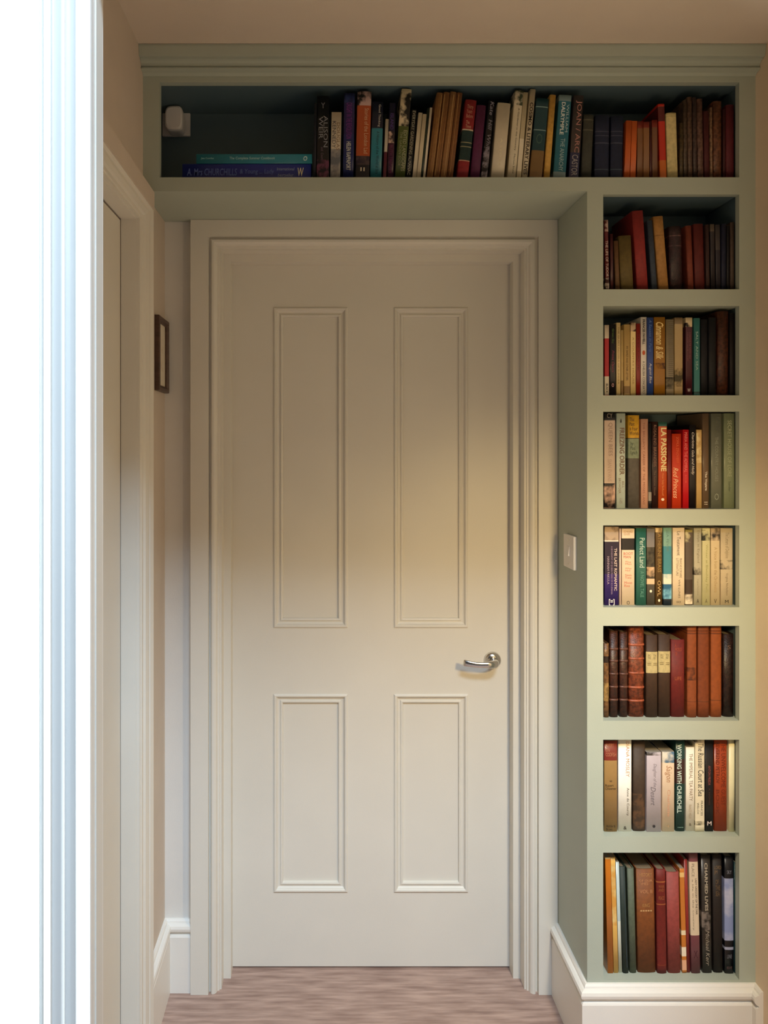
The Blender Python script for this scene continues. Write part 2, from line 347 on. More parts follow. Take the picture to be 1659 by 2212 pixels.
# ------------------------------------------------------------------ books
SD = F+.024          # depth of the spines
def bmat(c, kind='cloth'):
    if isinstance(c, tuple):
        tag_, c1, c2, sc = c
        return mat('print_%s_%s_%d' % (c1, c2, sc), c1, .55, 0, sc, .01, 300, col2=c2, contrast=(.44, .56))
    if kind == 'leather': return mat('leather_'+c, c, .42, .45, 110, .12, 300, contrast=(.38, .62))
    if kind == 'gloss': return mat('jacket_'+c, c, .32, .05, 40, .006, 200)
    return mat('cloth_'+c, c, .62, .13, 90, .05, 600, contrast=(.35, .65))
M_PAGES = mat('page_edges_shaded', (.22, .17, .11), .9, .16, 40, .05, 400, stretch=(30, 1, 1))  # paper darkened: shade between book tops and shelf is put into the colour
M_PAGEW = mat('page_edges_white_shaded', (.30, .27, .22), .9, .1, 40, .05, 400, stretch=(30, 1, 1))  # white paper, darkened the same way for the shade above the books
DG = None
def text_bm(s, bold=0, shear=0):
    cu = bpy.data.curves.new('t', 'FONT'); cu.body = s; cu.size = 1; cu.offset = bold; cu.shear = shear; cu.resolution_u = 2
    cu.space_line = .85
    o = bpy.data.objects.new('t', cu); COL.objects.link(o)
    dg = bpy.context.evaluated_depsgraph_get(); me = bpy.data.meshes.new_from_object(o.evaluated_get(dg))
    bpy.data.objects.remove(o); bpy.data.curves.remove(cu)
    bm = bmesh.new(); bm.from_mesh(me); bpy.data.meshes.remove(me); return bm
def place_text(par, s, col, y, xc, hx, z0, z1, vertical=True, bold=0, shear=0, name='spine_title'):
    """scale the lettering so that it fills hx across and z0..z1 along the spine"""
    bm = text_bm(s, bold, shear)
    if not bm.verts: bm.free(); return
    xs = [v.co.x for v in bm.verts]; ys = [v.co.y for v in bm.verts]
    x0, x1, y0_, y1_ = min(xs), max(xs), min(ys), max(ys)
    for v in bm.verts:
        u = (v.co.x-x0)/max(1e-6, x1-x0); w = (v.co.y-y0_)/max(1e-6, y1_-y0_)
        if vertical: v.co = (xc+(w-.5)*hx, y, z1-u*(z1-z0))
        else: v.co = (xc+(u-.5)*hx, y, z0+w*(z1-z0))
    for f in bm.faces: pass
    link(name, bm, mat('ink_'+col, col, .5, 0, 20, 0), par)
def uprof(w, d, t, bulge, inner):
    """U shaped plan of a cover: outer (inner=False) or inner outline, from the left fore edge round the spine to the right one"""
    h = w/2-(t if inner else 0); pts = [(-h, d)]
    n = 10; b = bulge
    y_e = b+(t if inner else 0)
    for i in range(n+1):
        a = math.pi*i/n; c = math.cos(a)
        pts.append((-h*c, y_e-(b)*math.sin(a)))
    pts.append((h, d)); return pts
def make_book(name, w, h, d, kind, bands, col):
    """returns the Empty; local frame: x across the spine, y into the shelf, z up, origin at the foot of the spine"""
    R = empty(name)
    t = {'p': .0006, 'h': .0024, 'l': .003, 'j': .0022}[kind]; t = min(t, w*.16)
    bulge = {'p': .0004, 'h': .0035, 'l': .006, 'j': .002}[kind]; bulge = min(bulge, w*.22)
    mk = {'p': 'gloss', 'h': 'cloth', 'l': 'leather', 'j': 'gloss'}[kind]
    cuts = [0, h]; secs = [(a, b, c) for a, b, c in bands]
    for a, b, c in secs: cuts += [min(max(a, 0), h), min(max(b, 0), h)]
    cuts = sorted(set(round(c, 5) for c in cuts))
    mats = [bmat(col, mk)]; idx = {}
    bm = bmesh.new(); O = uprof(w, d, t, bulge, False); I = uprof(w, d, t, bulge, True); n = len(O)
    ringO = [[bm.verts.new((x, y, z)) for x, y in O] for z in cuts]; ringI = [[bm.verts.new((x, y, z)) for x, y in I] for z in (0, h)]
    for k in range(len(cuts)-1):
        zc = (cuts[k]+cuts[k+1])/2; mi = 0
        for a, b, c in secs:
            if a <= zc <= b:
                if c not in idx: idx[c] = len(mats); mats.append(bmat(c, 'gloss' if mk == 'gloss' else mk))
                mi = idx[c]
        for i in range(n-1):
            f = bm.faces.new((ringO[k][i], ringO[k][i+1], ringO[k+1][i+1], ringO[k+1][i])); f.material_index = mi
            f.smooth = 0 < i < n-2
    for i in range(n-1):
        bm.faces.new((ringI[0][i], ringI[1][i], ringI[1][i+1], ringI[0][i+1]))
        bm.faces.new((ringO[0][i], ringI[0][i], ringI[0][i+1], ringO[0][i+1]))
        f = bm.faces.new((ringO[-1][i], ringO[-1][i+1], ringI[1][i+1], ringI[1][i])); f.material_index = 0
    for e in (0, n-1):
        vs = [r[e] for r in ringO]+[ringI[1][e], ringI[0][e]]; bm.faces.new(vs)
    bmesh.ops.recalc_face_normals(bm, faces=bm.faces)
    # hardbacks: soft top and foot of the spine
    link('cover', bm, None, R, mats=mats)
    ov = {'p': .0004, 'h': .003, 'l': .004, 'j': .003}[kind]
    bm = bmesh.new(); box(bm, -w/2+t, w/2-t, bulge+t+.001, d-ov, ov, h-ov)
    link('page_block', bm, M_PAGEW if kind in 'pj' else M_PAGES, R)
    return R, bulge
CNT = [0]
def book(row, suffix, group, name, kind, xl, xr, sh, yt, col, label, b=(), t=(), ht=(), ribs=(), lab=None, depth=None, sd=None):
    """xl, xr: foot of the spine; sh: how far the top leans; yt: top; all in photograph pixels at the depth of the spine"""
    sd = (sd if sd is not None else SD)+((CNT[0]*37 % 7)-3)*.0006; CNT[0] += 1
    k = sd/FPX
    zs = fz(row[1])+.0004; zt = PZ(yt, sd); zt = min(zt, fz(row[0])-.0035)
    H = zt-zs; dx = sh*k; th = math.atan2(dx, H)
    w = (xr-xl)*k*math.cos(th)*.965; h = (H-abs(w*math.sin(th)))/math.cos(th)
    d = depth or {'p': .122, 'h': .135, 'l': .135, 'j': .138}[kind]
    d = min(d, BACK-sd-.003)
    yz = lambda y: min(max((PZ(y, sd)-zs)/math.cos(th), 0), h)
    bands = [(yz(y1), yz(y0), c) for y0, y1, c in b]
    R, bulge = make_book(name, w, h, d, kind, bands, col)
    xc = PX((xl+xr)/2, sd)
    R.location = (xc, sd, zs+abs(w/2*math.sin(th))); R.rotation_euler = (0, th, 0)
    for it in t:
        s_, y0, y1, xf, hf, c = it[:6]; ex = it[6] if len(it) > 6 else {}
        yy = -.0003 if kind == 'p' else -.0003
        yoff = bulge*(1-math.sqrt(max(0, 1-min(1, (abs(xf)+hf/2)*2)**2)))
        place_text(R, s_, c, yoff*.0-.0003, xf*w, hf*w, yz(y1), yz(y0), True, **ex)
    for it in ht:
        s_, y0, y1, wf, c = it[:5]; ex = it[5] if len(it) > 5 else {}
        place_text(R, s_, c, -.0004, 0, wf*w, yz(y1), yz(y0), False, **ex)
    for ry in ribs:
        z = yz(ry); bm = bmesh.new(); O = [p for p in uprof(w+.0012, d, .001, bulge, False)][1:-1]
        prof = [(0, -.0028), (-.0016, -.0018), (-.0024, 0), (-.0016, .0018), (0, .0028)]
        rr = [[bm.verts.new((x*(1-0*v), y+u*(1 if 0 < i < len(O)-1 else 0), z+v)) for i, (x, y) in enumerate(O)] for u, v in prof]
        for a_, b_ in zip(rr, rr[1:]):
            for i in range(len(O)-1): bm.faces.new((a_[i], a_[i+1], b_[i+1], b_[i]))
        bmesh.ops.recalc_face_normals(bm, faces=bm.faces)
        link('raised_band', bm, mat('worn_band_'+col, tuple(min(1, q*2.0+.01) for q in lin(col)), .4, .4, 120, .1, 300), R, smooth=True)
    if lab:
        y0, y1, c = lab; bm = bmesh.new(); O = uprof(w+.0004, d, .001, bulge, False)[1:-1]
        A = [bm.verts.new((x, y-.0005, yz(y1))) for x, y in O]; B_ = [bm.verts.new((x, y-.0005, yz(y0))) for x, y in O]
        for i in range(len(O)-1): bm.faces.new((A[i], A[i+1], B_[i+1], B_[i]))
        bmesh.ops.recalc_face_normals(bm, faces=bm.faces)
        o = link('spine_label', bm, bmat(c, 'cloth'), R, smooth=True); o['label'] = 'pale paper spine label'
    tag(R, (label+' '+suffix).strip(), 'book', group)
    return R
BO, SH = dict(bold=.02), dict(shear=.3)
V, P2 = 'leather', None
# --- long top shelf
S1 = [
('book','h',676,682,3,222,'0d1220','very thin navy book leftmost of the upright books',dict()),
('book','j',683,711,1,207,'0c0c12','black jacketed book with silver capital lettering',dict(b=[(345,384,('n','1a1220','6b3550',60))],t=[('ALISON',250,318,.22,.34,'8d8f96'),('WEIR',252,300,-.16,.34,'8d8f96'),('and  Court',318,345,-.05,.2,'6f5a68')],ht=[('Y',222,234,.3,'777a85')])),
('paperback','p',713,735,3,242,'d9cdb6','short white paperback fading to grey at its foot',dict(b=[(322,384,('n','6d7078','a6a19b',30))],t=[('DOUGLAS',265,325,.22,.32,'8a6a50'),('KENNEDY',262,320,-.2,.36,'4a4450')])),
('book','j',740,764,3,201,'17205c','tall navy book with magenta and white spine lettering',dict(b=[(196,222,('n','22336e','141c50',50)),(222,290,'1d1450')],t=[('CAUGHT IN THE REVOLUTION',222,300,0,.52,'7a2a8a'),('HELEN RAPPAPORT',306,368,0,.42,'c9c9c4',dict(bold=.02))])),
('book','j',767,798,5,197,'b04f22','orange jacketed book with black floral top band',dict(b=[(190,228,('n','0f0d10','c9a8a2',45)),(337,356,('n','2a2030','4a3a3c',60)),(356,384,'0b0d1a')],t=[('Stories of the London Lad',234,332,.2,.3,'e0b48c')],ht=[('II',362,370,.3,'d8d0bc')])),
('book','j',799,824,5,219,'2f7d8c','book with navy upper and teal lower jacket',dict(b=[(210,277,'12152e')],t=[('Good Thinking',226,274,.16,.26,'c7c2b8'),('A History of the World at Sea',284,376,.05,.34,'123844')])),
('booklet','p',827,834,6,257,'cfc6b4','thin white booklet with dark red foot',dict(b=[(328,384,'55102a')])),
('book','j',836,850,5,222,'3a0e2c','slim dark purple book with a small picture band',dict(b=[(215,284,'150f30'),(284,309,('n','2a2028','d0b2a0',60))],t=[('ISLAND',245,280,0,.5,'5a3c8c'),('RUTH TREMAIN',314,374,0,.5,'6e2a52')])),
('book','j',852,875,15,191,'4d5a26','olive book with bird and blossom patterned cream top',dict(b=[(185,273,('n','221e18','ecdcb8',38))],t=[('EDITED LANDSCAPES',282,370,.2,.34,'b3b08a'),('THE GARDEN BOOK',286,360,-.18,.26,'98976e')])),
('paperback','p',876,887,14,236,'14130f','narrow black book with dotted white lettering',dict(t=[('EVERYDAY GARDENING ALMANAC',240,378,0,.6,'b5b09a')])),
('paperback','p',890,899,14,243,'e2d6ba','first of three thin cream paperbacks before the brown volumes',dict()),
('paperback','p',899.5,908,14,246,'d9cbab','second of three thin cream paperbacks before the brown volumes',dict()),
('paperback','p',908.5,912.5,15,233,'22301f','very thin dark green booklet between cream paperbacks',dict()),
('paperback','p',913,918,16,232,'e8dcc4','third of three thin cream paperbacks, touching the brown volumes',dict()),
('volume','h',921,935,23,199,'8f6332','first of four brown striped volumes',dict(t=[('|',205,380,.3,.05,'c29a5c'),('|',205,380,-.2,.05,'6a431c')])),
('volume','h',935.5,949.5,23,198,'8a5c2d','second of four brown striped volumes',dict(t=[('|',205,380,-.3,.06,'c9a468'),('|',205,380,.15,.05,'5e3a18')])),
('volume','h',950,964,23,197,'94683a','third of four brown striped volumes',dict(t=[('|',205,380,.1,.06,'caa66c')])),
('volume','h',964.5,978,22,199,'7d4f26','fourth of four brown striped volumes',dict(t=[('|',205,380,-.1,.06,'b98c52')])),
('book','h',986,1011,20,214,'8e1a20','red book with dark green band across the middle',dict(b=[(280,283,'c9b598'),(283,347,'14302e'),(308,310,'8f8a6a'),(317,319,'8f8a6a'),(347,349,'c9a088')],ht=[('Thirty\nYears\nBefore',228,256,.6,'c98a70'),('The\nTimes',262,278,.5,'d7a184')])),
('book','h',1015,1036,15,226,'551040','plain magenta purple cloth book',dict()),
('book','j',1038,1052,18,216,'141018','black book with handwritten style grey lettering',dict(b=[(318,384,('n','141018','8f8690',55))],t=[('Kate  Hill  White',220,330,.1,.6,'8e8a98',dict(shear=.25))])),
('book','j',1060,1089,15,221,'d9cdb4','wide plain cream book with faint white lettering',dict(t=[('A STORY',300,360,.05,.16,'f2e6c4')])),
('book','j',1095,1114,18,194,'d3c6a8','tall cream book with leaf sprigs at its top',dict(b=[(192,228,('n','dccfb4','3f4a34',48))],t=[('A Gardener in the Country   Marion Shaw',234,376,.1,.24,'4a4238')])),
('paperback','p',1115,1125,16,199,'c9bb98','thin cream book beside the tallest cream one',dict(b=[(300,370,'eadfc4')])),
('book','j',1126.5,1139,19,180,'cbbda0','tallest cream book reaching the top of the shelf opening',dict(t=[('COSIMO & LITERARY LIVES',222,378,0,.62,'2c241c',dict(bold=.02))])),
('book','j',1143,1171,16,211,'123c44','dark teal book with brown lower third',dict(b=[(326,384,'7d5f34'),(231,233,'7f9a98'),(281,283,'7f9a98')],t=[('O',290,312,0,.5,'3a5a52')])),
('book','h',1174,1188,14,204,'d0a048','slim bright yellow cloth book',dict()),
('book','j',1194,1222,14,204,'7f9699','grey blue book with teal title panel and white lettering',dict(b=[(219,372,'1d6678')],t=[('WILLIAM',226,286,.26,.2,'b9d0d2'),('DALRYMPLE',222,292,-.1,.3,'dfe8e4',dict(bold=.02)),('THE ANARCHY',300,370,.05,.34,'a7c4c6')])),
('book','j',1228,1250,12,205,'453c3a','dark taupe book with pink capital lettering',dict(t=[('JOAN / ARC',218,330,.05,.62,'b8837a'),('CASTOR',335,380,0,.6,'a9a4a4')],b=[(330,384,'26284a')])),
('book','h',1255,1278,6,247,'34342a','dark olive grey cloth book',dict(b=[(258,260,'5a5844'),(280,282,'5a5844')])),
('volume','h',1284,1316,2,248,'0f1a38','left of two wide navy volumes with gilt bands',dict(b=[(283,285,'3d3c50'),(292,294,'3d3c50'),(308,310,'4a4a5c'),(365,367,'3d4a58')])),
('volume','h',1318,1346,2,250,'0f1a38','right of two wide navy volumes with gilt bands',dict(b=[(283,285,'3d3c50'),(292,294,'3d3c50'),(308,310,'4a4a5c'),(365,367,'3d4a58')])),
('paperback','p',1348,1360,5,260,'c85a1c','left of two thin orange paperbacks',dict()),
('paperback','p',1361,1373,4,261,'d8682a','right of two thin orange paperbacks',dict()),
('paperback','p',1376,1389,1,262,'80522a','brown paperback with red top next to the orange pair',dict(b=[(260,277,'7c2414')])),
('paperback','p',1390,1403,0,263,'8a5c30','second brown paperback with red top',dict(b=[(260,276,'7c2414')])),
('paperback','p',1404,1408,0,262,'4a0f0c','very thin dark red booklet between brown paperbacks',dict()),
('paperback','p',1409,1421,-1,259,'75492a','third brown paperback, touching the bright red one',dict(b=[(255,275,'7c2414')])),
('book','j',1426,1441,-5,224,'c62a10','tall bright red book with orange foot label',dict(b=[(230,262,'5a100c'),(346,384,'cf6a22')])),
('book','h',1443,1466,-4,243,'d6c48a','pale yellow cloth book beside the bright red one',dict(b=[(250,252,'bfae78')])),
('volume','l',1468,1476,1,265,'4a3a1e','short thin olive brown old volume',dict()),
('volume','l',1477,1486,-1,216,'4f3f30','first of the worn brown old volumes',dict()),
('volume','l',1487,1497,-2,209,'5a4232','second of the worn brown old volumes',dict()),
('volume','l',1498,1507,-2,210,'42302a','third of the worn brown old volumes',dict()),
('volume','l',1508,1521,-3,213,'66483c','fourth of the worn brown old volumes',dict()),
('book','h',1522,1534,-2,240,'4e1618','maroon cloth book among worn volumes',dict()),
('volume','l',1535,1540,-1,232,'8a6a50','thin light brown worn volume',dict()),
('volume','l',1541,1560,0,218,'6a4028','wide reddish brown volume near the right end',dict()),
('book','h',1562,1568,0,236,'3c0c12','very thin dark red book near the right end',dict()),
('book','h',1569,1587,0,226,'5e1420','crimson cloth book at the right end',dict()),
]
S2 = [
('book','j',1308,1317,-3,475,'5a1216','thin dark red book with white title at the left end',dict(t=[('THE LIFE OF TUDOR',520,598,0,.6,'e6d2c4')],b=[(470,500,('n','5a1216','d8b8ac',60)),(600,624,('n','3a1010','d8c8b8',60))])),
('booklet','p',1319,1325,-1,505,'4a1a1c','thin maroon booklet with pale edge',dict()),
('book','h',1330,1340,-4,520,'6a4a2a','short thin brown book leaning left',dict()),
('book','h',1342,1370,-6,508,'645222','wide olive brown cloth book',dict()),
('book','h',1377,1402,-12,454,'8c2420','tall red cloth book leaning left',dict()),
('book','h',1409,1421,-11,475,'323c4c','slim slate blue book leaning left',dict()),
('book','h',1424,1446,-13,466,'a8783c','tall tan cloth book leaning left',dict(b=[(508,510,'8a5e2c')])),
('volume','l',1448,1477,-3,488,'2c1418','wide dark purple brown old volume with rubbed bands',dict(b=[(508,510,'6a4a44'),(530,532,'54383a')])),
('book','h',1487,1500,-6,487,'7a3420','slim russet cloth book beside dark volume',dict()),
('book','h',1502,1524,-4,483,'5e1814','wide deep red cloth book',dict()),
('book','h',1526,1534,-2,485,'38201c','thin dark brown book right of deep red one',dict()),
('paperback','p',1536,1545,-2,484,'2a2226','first of two thin blackish paperbacks with pale top',dict(b=[(482,500,'5c5044')])),
('paperback','p',1547,1557,-2,485,'2c2832','second of two thin blackish paperbacks with pale top',dict(b=[(482,540,'4a4444')])),
('book','h',1559,1569,0,483,'161a34','thin navy cloth book',dict()),
('book','h',1570,1576,0,488,'151318','very thin black book',dict()),
('book','h',1578,1587,0,480,'54443a','thin grey brown book at the right end',dict()),
]
S3 = [
('paperback','p',1306,1316,0,702,'b3222a','red and white paperback at the left end',dict(b=[(700,731,'d9c8b0'),(813,826,'e0d4bc'),(826,853,'d8ccb4')],t=[('BLACK',829,849,0,.45,'141414',dict(bold=.015))])),
('paperback','p',1317.5,1330,0,700,'120c10','black paperback with pink handwritten lettering',dict(t=[('Green Sky',710,742,0,.45,'5a7a3c'),('Prima Opera',757,804,0,.5,'a03a54',dict(shear=.3))],ht=[('o',828,836,.4,'d0a0a4')])),
('paperback','p',1331.5,1340.5,0,697,'e2c990','thin pale cream paperback taller than its neighbours',dict(t=[('THE QUIET NOVELS OF SUMMER',706,830,0,.34,'8c7044')])),
('paperback','p',1341.5,1347,0,713,'d6b878','thinnest cream paperback',dict(b=[(822,853,'8a6c3a')])),
('paperback','p',1348,1361,0,701,'cba866','tan paperback with dark vertical title',dict(t=[('MY FAMILY AND OTHER LETTERS',748,822,0,.34,'4a3618')],b=[(834,850,'8a6a38')])),
('paperback','p',1362,1373.5,0,697,'ead08e','cream paperback with brown picture top',dict(b=[(695,716,('n','3a1c14','d0b28c',50))],t=[('A COUNTRY HOUSE',728,830,0,.34,'b08c4c')])),
('paperback','p',1374.5,1383,0,699,'8c1e14','thin dark red paperback',dict(t=[('RED LANE',720,800,0,.3,'5a0e0a')])),
('paperback','p',1384,1397,0,685,'e8ded2','white paperback with black lettering and orange dot',dict(t=[('FRANCES FAVIELL',690,744,0,.42,'1c1818',dict(bold=.03)),('A CHELSEA CONCERTO',780,850,0,.38,'2c2824')],ht=[('●',757,767,.5,'c85a28')])),
('paperback','p',1398,1411.5,0,686,'2c468c','blue paperback with white handwritten lettering',dict(t=[('A Season in Paris',690,760,0,.45,'5a7cc0',dict(shear=.3)),('August Blue',784,828,0,.5,'dfe2ea',dict(shear=.3))])),
('paperback','p',1412.5,1437,0,685,'a06c18','golden brown paperback with cream handwritten title',dict(b=[(784,797,('n','a06c18','4a2408',40))],t=[('Cinnamon & Silk',696,776,0,.7,'f0d28c',dict(shear=.3,bold=.02))])),
('paperback','p',1438.5,1456,0,690,'938468','grey beige paperback with striped top and dark foot picture',dict(b=[(815,840,('n','1c1810','8a7c60',28))],t=[('IIIIIIIIIIIIIIIIIIIIIIIIIIIII',692,812,.1,.6,'6f6450')])),
('paperback','p',1457,1475,0,686,'b59a6a','tan paperback with a tree painted near its foot',dict(b=[(684,700,'8a7454'),(795,835,('n','4a4024','b59a6a',34))])),
('paperback','p',1481,1495.5,0,686,'4a1622','maroon paperback with white top and small emblem',dict(b=[(684,697,'d9c49c'),(697,706,('n','d9c49c','1a0c10',40))],t=[('A DEATH IN THE TUSCAN HILLS',718,775,.16,.2,'a05c60'),('COUNTRY HOUSE SUMMER',718,780,-.2,.2,'8c4c50')],ht=[('W',839,847,.5,'e0d0cc',dict(bold=.015))])),
('paperback','p',1499,1512,0,687,'3f8482','teal green paperback',dict(t=[('SALT AND SEA',716,800,0,.36,'a8cac0')],b=[(846,850,'1c4a4a')])),
('book','h',1514,1530,0,690,'0c0c16','left of two nearly black books',dict()),
('book','h',1531.5,1548,0,686,'0a0a10','right of two nearly black books',dict()),
('volume','l',1550,1575,1,672,'4a2616','tall mottled brown leather volume',dict()),
('book','h',1577,1588,0,676,'180f10','thin blackish brown book at the right end',dict()),
]
S4 = [
('paperback','p',1305,1329,0,892,'bfa898','beige paperback with black top and portrait foot',dict(b=[(888,908,'100c10'),(1044,1099,('n','14090c','d8b09c',22))],t=[('QUEEN BEES',913,985,.05,.42,'8c766a'),('SIAN EVANS',992,1040,0,.36,'a48c7e')],ht=[('CY',892,903,.5,'8c8078')])),
('paperback','p',1331.5,1351,0,893,'b9c4bc','pale blue white book with bold brown lettering',dict(t=[('FREEZING ORDER',924,1026,.12,.55,'6a4a34',dict(bold=.02)),('BILL',1040,1054,.24,.24,'7a6450'),('BROWDER',1033,1066,-.14,.26,'7a6450')],ht=[('i',905,913,.18,'14181c',dict(bold=.02)),('&',1076,1088,.4,'8c8c84')])),
('book','h',1357,1382,0,897,'56504a','grey brown book with yellow and sage labels',dict(b=[(890,946,'d8a428'),(948,990,'86937a')],ht=[('The\nPast\nis Four\nWorlds',902,940,.82,'4a3608'),('by\nPaul\nLynch',954,984,.6,'3c4a38')])),
('paperback','p',1384.5,1400,0,905,'d29f88','salmon pink paperback with small lettering',dict(t=[('THE BRILLIANT CAREER OF THE MISSES LANE',912,1090,-.1,.32,'8c5444')])),
('booklet','p',1401,1407.5,0,914,'141012','very thin black booklet right of salmon paperback',dict(b=[(1063,1082,'8c847c')])),
('paperback','p',1408.5,1421,0,911,'2c1410','dark brown paperback with dull red lettering',dict(t=[('ROSALIND BRANDEIS',918,1008,0,.5,'8c6450'),('The Summer House',1016,1070,0,.3,'7a5c48')])),
('paperback','p',1422,1441,0,912,'bf4a1a','orange paperback with large cream capital lettering',dict(b=[(908,921,'24544a')],t=[('LA PASSIONE',924,1018,.12,.66,'f0dca0',dict(bold=.03)),('How Italy Seduced',1022,1070,0,.3,'e08c50')],ht=[('●',1076,1082,.35,'f0dcc4')])),
('booklet','p',1442,1450,0,928,'6a0c10','thin dark red booklet between orange and red paperbacks',dict()),
('paperback','p',1451.5,1471.5,0,937,'cc3a16','wide red orange paperback with white script',dict(t=[('Red Princess',1010,1076,-.1,.55,'f4c8a0',dict(shear=.35)),('SOFKA ZINOVIEFF',944,1000,.1,.3,'e06030')])),
('paperback','p',1475,1488,0,928,'c4121c','bright crimson paperback with pink lettering',dict(t=[('MARIA AND THE ADMIRAL',934,1020,0,.5,'f07c78'),('BOOK',1026,1044,0,.3,'e05450')])),
('paperback','p',1489,1503.5,0,918,'140c12','black paperback with white handwritten title',dict(t=[('Charlotte Gala and Holly',934,1026,0,.5,'e4dcd4',dict(shear=.3))])),
('paperback','p',1504.5,1516,0,928,'c8a468','thin tan paperback with torn edge',dict(b=[(935,1000,('n','c8a468','e8d49c',40))])),
('book','j',1517.5,1532,0,892,'6a5440','tall taupe book with white foot label',dict(t=[('The Voyage',1018,1060,0,.4,'e4dcd0',dict(bold=.03))],ht=[('==',1084,1090,.5,'d0c4b4')])),
('book','j',1536,1560,0,892,'6f7266','wide sage grey jacketed book',dict(t=[('A HISTORY',900,936,.1,.4,'5a5c54'),('THE COUNTRY HOUSES',944,1040,0,.3,'93988c')],ht=[('O',1066,1080,.4,'8e9488')])),
('book','j',1564,1588,0,892,'868f72','wide pale green jacketed book at the right end',dict(t=[('SECRET HOUSE OF LORE',908,1030,0,.36,'b0b698'),('Sander',1040,1062,0,.2,'4a5240')])),
]
S5 = [
('paperback','p',1305.5,1337,0,1138,'1c1030','wide purple black paperback with sepia portrait top',dict(b=[(1135,1167,('n','4a342c','b49c84',20)),(1167,1170,'e6dcd0'),(1240,1311,'2c1660')],t=[('THE LAST ROMANTIC',1184,1276,.28,.2,'cdb8b0',dict(bold=.02)),('A BIOGRAPHY OF QUEEN MARIE OF ROUMANIA',1180,1284,0,.14,'9c84a0'),('HANNAH PAKULA',1202,1262,-.24,.16,'b09cac')],ht=[('[=]',1294,1308,.4,'e8e0e0',dict(bold=.015))])),
('booklet','p',1338,1341.5,0,1142,'e0c8bc','very thin pink white booklet',dict()),
('paperback','p',1343,1371,0,1142,'e8d2b8','cream paperback with black hat silhouette and red lettering',dict(b=[(1163,1188,('n','120c10','1c1216',20))],ht=[('EDWARD\nEDGES',1146,1156,.7,'b08c6c'),('BOOT\nMAN',1193,1206,.75,'c05040'),('The\nMan',1212,1220,.5,'cc6c58'),('Who\nHad',1226,1234,.5,'cc6c58'),('Seen\nTwo',1240,1250,.5,'cc6c58'),('Moon\nRise',1256,1268,.6,'cc6c58'),('O',1298,1306,.24,'2c2420')])),
('paperback','p',1374,1396,0,1141,'2c6458','green paperback with white vertical title',dict(t=[('Perfect Land',1162,1226,.1,.5,'c4d8cc'),('A NOVEL TALE',1234,1290,.1,.36,'5c9080')])),
('paperback','p',1397,1414.5,0,1142,'4a443a','dark paperback with grey top and cream wave picture',dict(b=[(1138,1182,'7c7674'),(1182,1240,('n','241c14','4c4434',40)),(1225,1250,('n','3c3428','dcb48c',24)),(1250,1262,'dcb894')],ht=[('●',1274,1280,.3,'f0e4c8')])),
('book','j',1416,1431.5,0,1140,'5c4420','brown book with gilt vertical capital lettering',dict(t=[('CATHERINE BRASS',1146,1236,.05,.5,'9c7c40'),('OWL',1254,1288,0,.45,'c8a468')],b=[(1138,1150,('n','5c4420','d8bc8c',30))],ht=[('●',1294,1300,.3,'f0e0c0')])),
('paperback','p',1433,1451,0,1140,'4c8c90','blue seascape paperback with white cloud foot',dict(b=[(1138,1180,'7ca494'),(1180,1244,'3c8490'),(1240,1262,('n','e4e0cc','8cb8bc',26)),(1262,1294,('n','1c5c80','7cb8cc',30)),(1294,1311,'101c28')],t=[('SEA FEVER',1144,1192,0,.3,'5c8078')])),
('paperback','p',1453,1479,0,1140,'e6d0b2','wide cream paperback with dark small lettering',dict(t=[('Le Testament',1148,1200,0,.3,'4c443c'),('FRANCAIS ECRIVAINS',1206,1248,.18,.2,'6c6050'),('LITTERATURE',1206,1244,-.12,.2,'6c6050'),('VIVE LUNES',1252,1292,.05,.16,'5c5040')],ht=[('XXX',1298,1303,.4,'3c342c')])),
('book','j',1480.5,1497,0,1144,'574a40','grey taupe book with yellow top and pale foot picture',dict(b=[(1140,1150,'8c8048'),(1150,1172,('n','574a40','b8ac84',40)),(1252,1282,'3c2c24'),(1284,1305,('n','e0d0b4','6c5c4c',30))])),
('paperback','p',1499,1515.5,0,1141,'b4ac94','grey beige paperback with a portrait at middle height',dict(b=[(1225,1242,('n','3c342c','b4ac94',36))],t=[('Evelyn in England',1146,1216,.05,.36,'7c7460'),('Virginia Nicholson',1250,1286,0,.26,'8c8470')],ht=[('A',1294,1303,.3,'2c2420')])),
('paperback','p',1517,1534,0,1141,'c8c294','yellowish paperback with a small standing figure',dict(b=[(1144,1168,('n','c8c294','1c1c14',34))],t=[('Winter at Bletchley Park',1176,1280,.05,.36,'9c9860')],ht=[('A',1294,1303,.28,'5c5438')])),
('paperback','p',1535.5,1555,0,1141,'d4c09a','peach beige paperback with dark haired portrait top',dict(b=[(1140,1168,('n','241c18','c4ac8c',30))],t=[('A Voice from the Orchestra',1182,1280,.05,.36,'b09468')],ht=[('V',1294,1303,.3,'3c3020')])),
('paperback','p',1556.5,1583,0,1141,'c9b797','wide pale beige paperback at the right end',dict(b=[(1210,1230,('n','4c443c','c9b797',34))],t=[('The Letters of Delphine',1150,1206,0,.4,'8c7c60'),('Virginia Nicholson',1238,1286,0,.26,'7c6c54')],ht=[('M',1296,1303,.3,'1c1814')])),
]
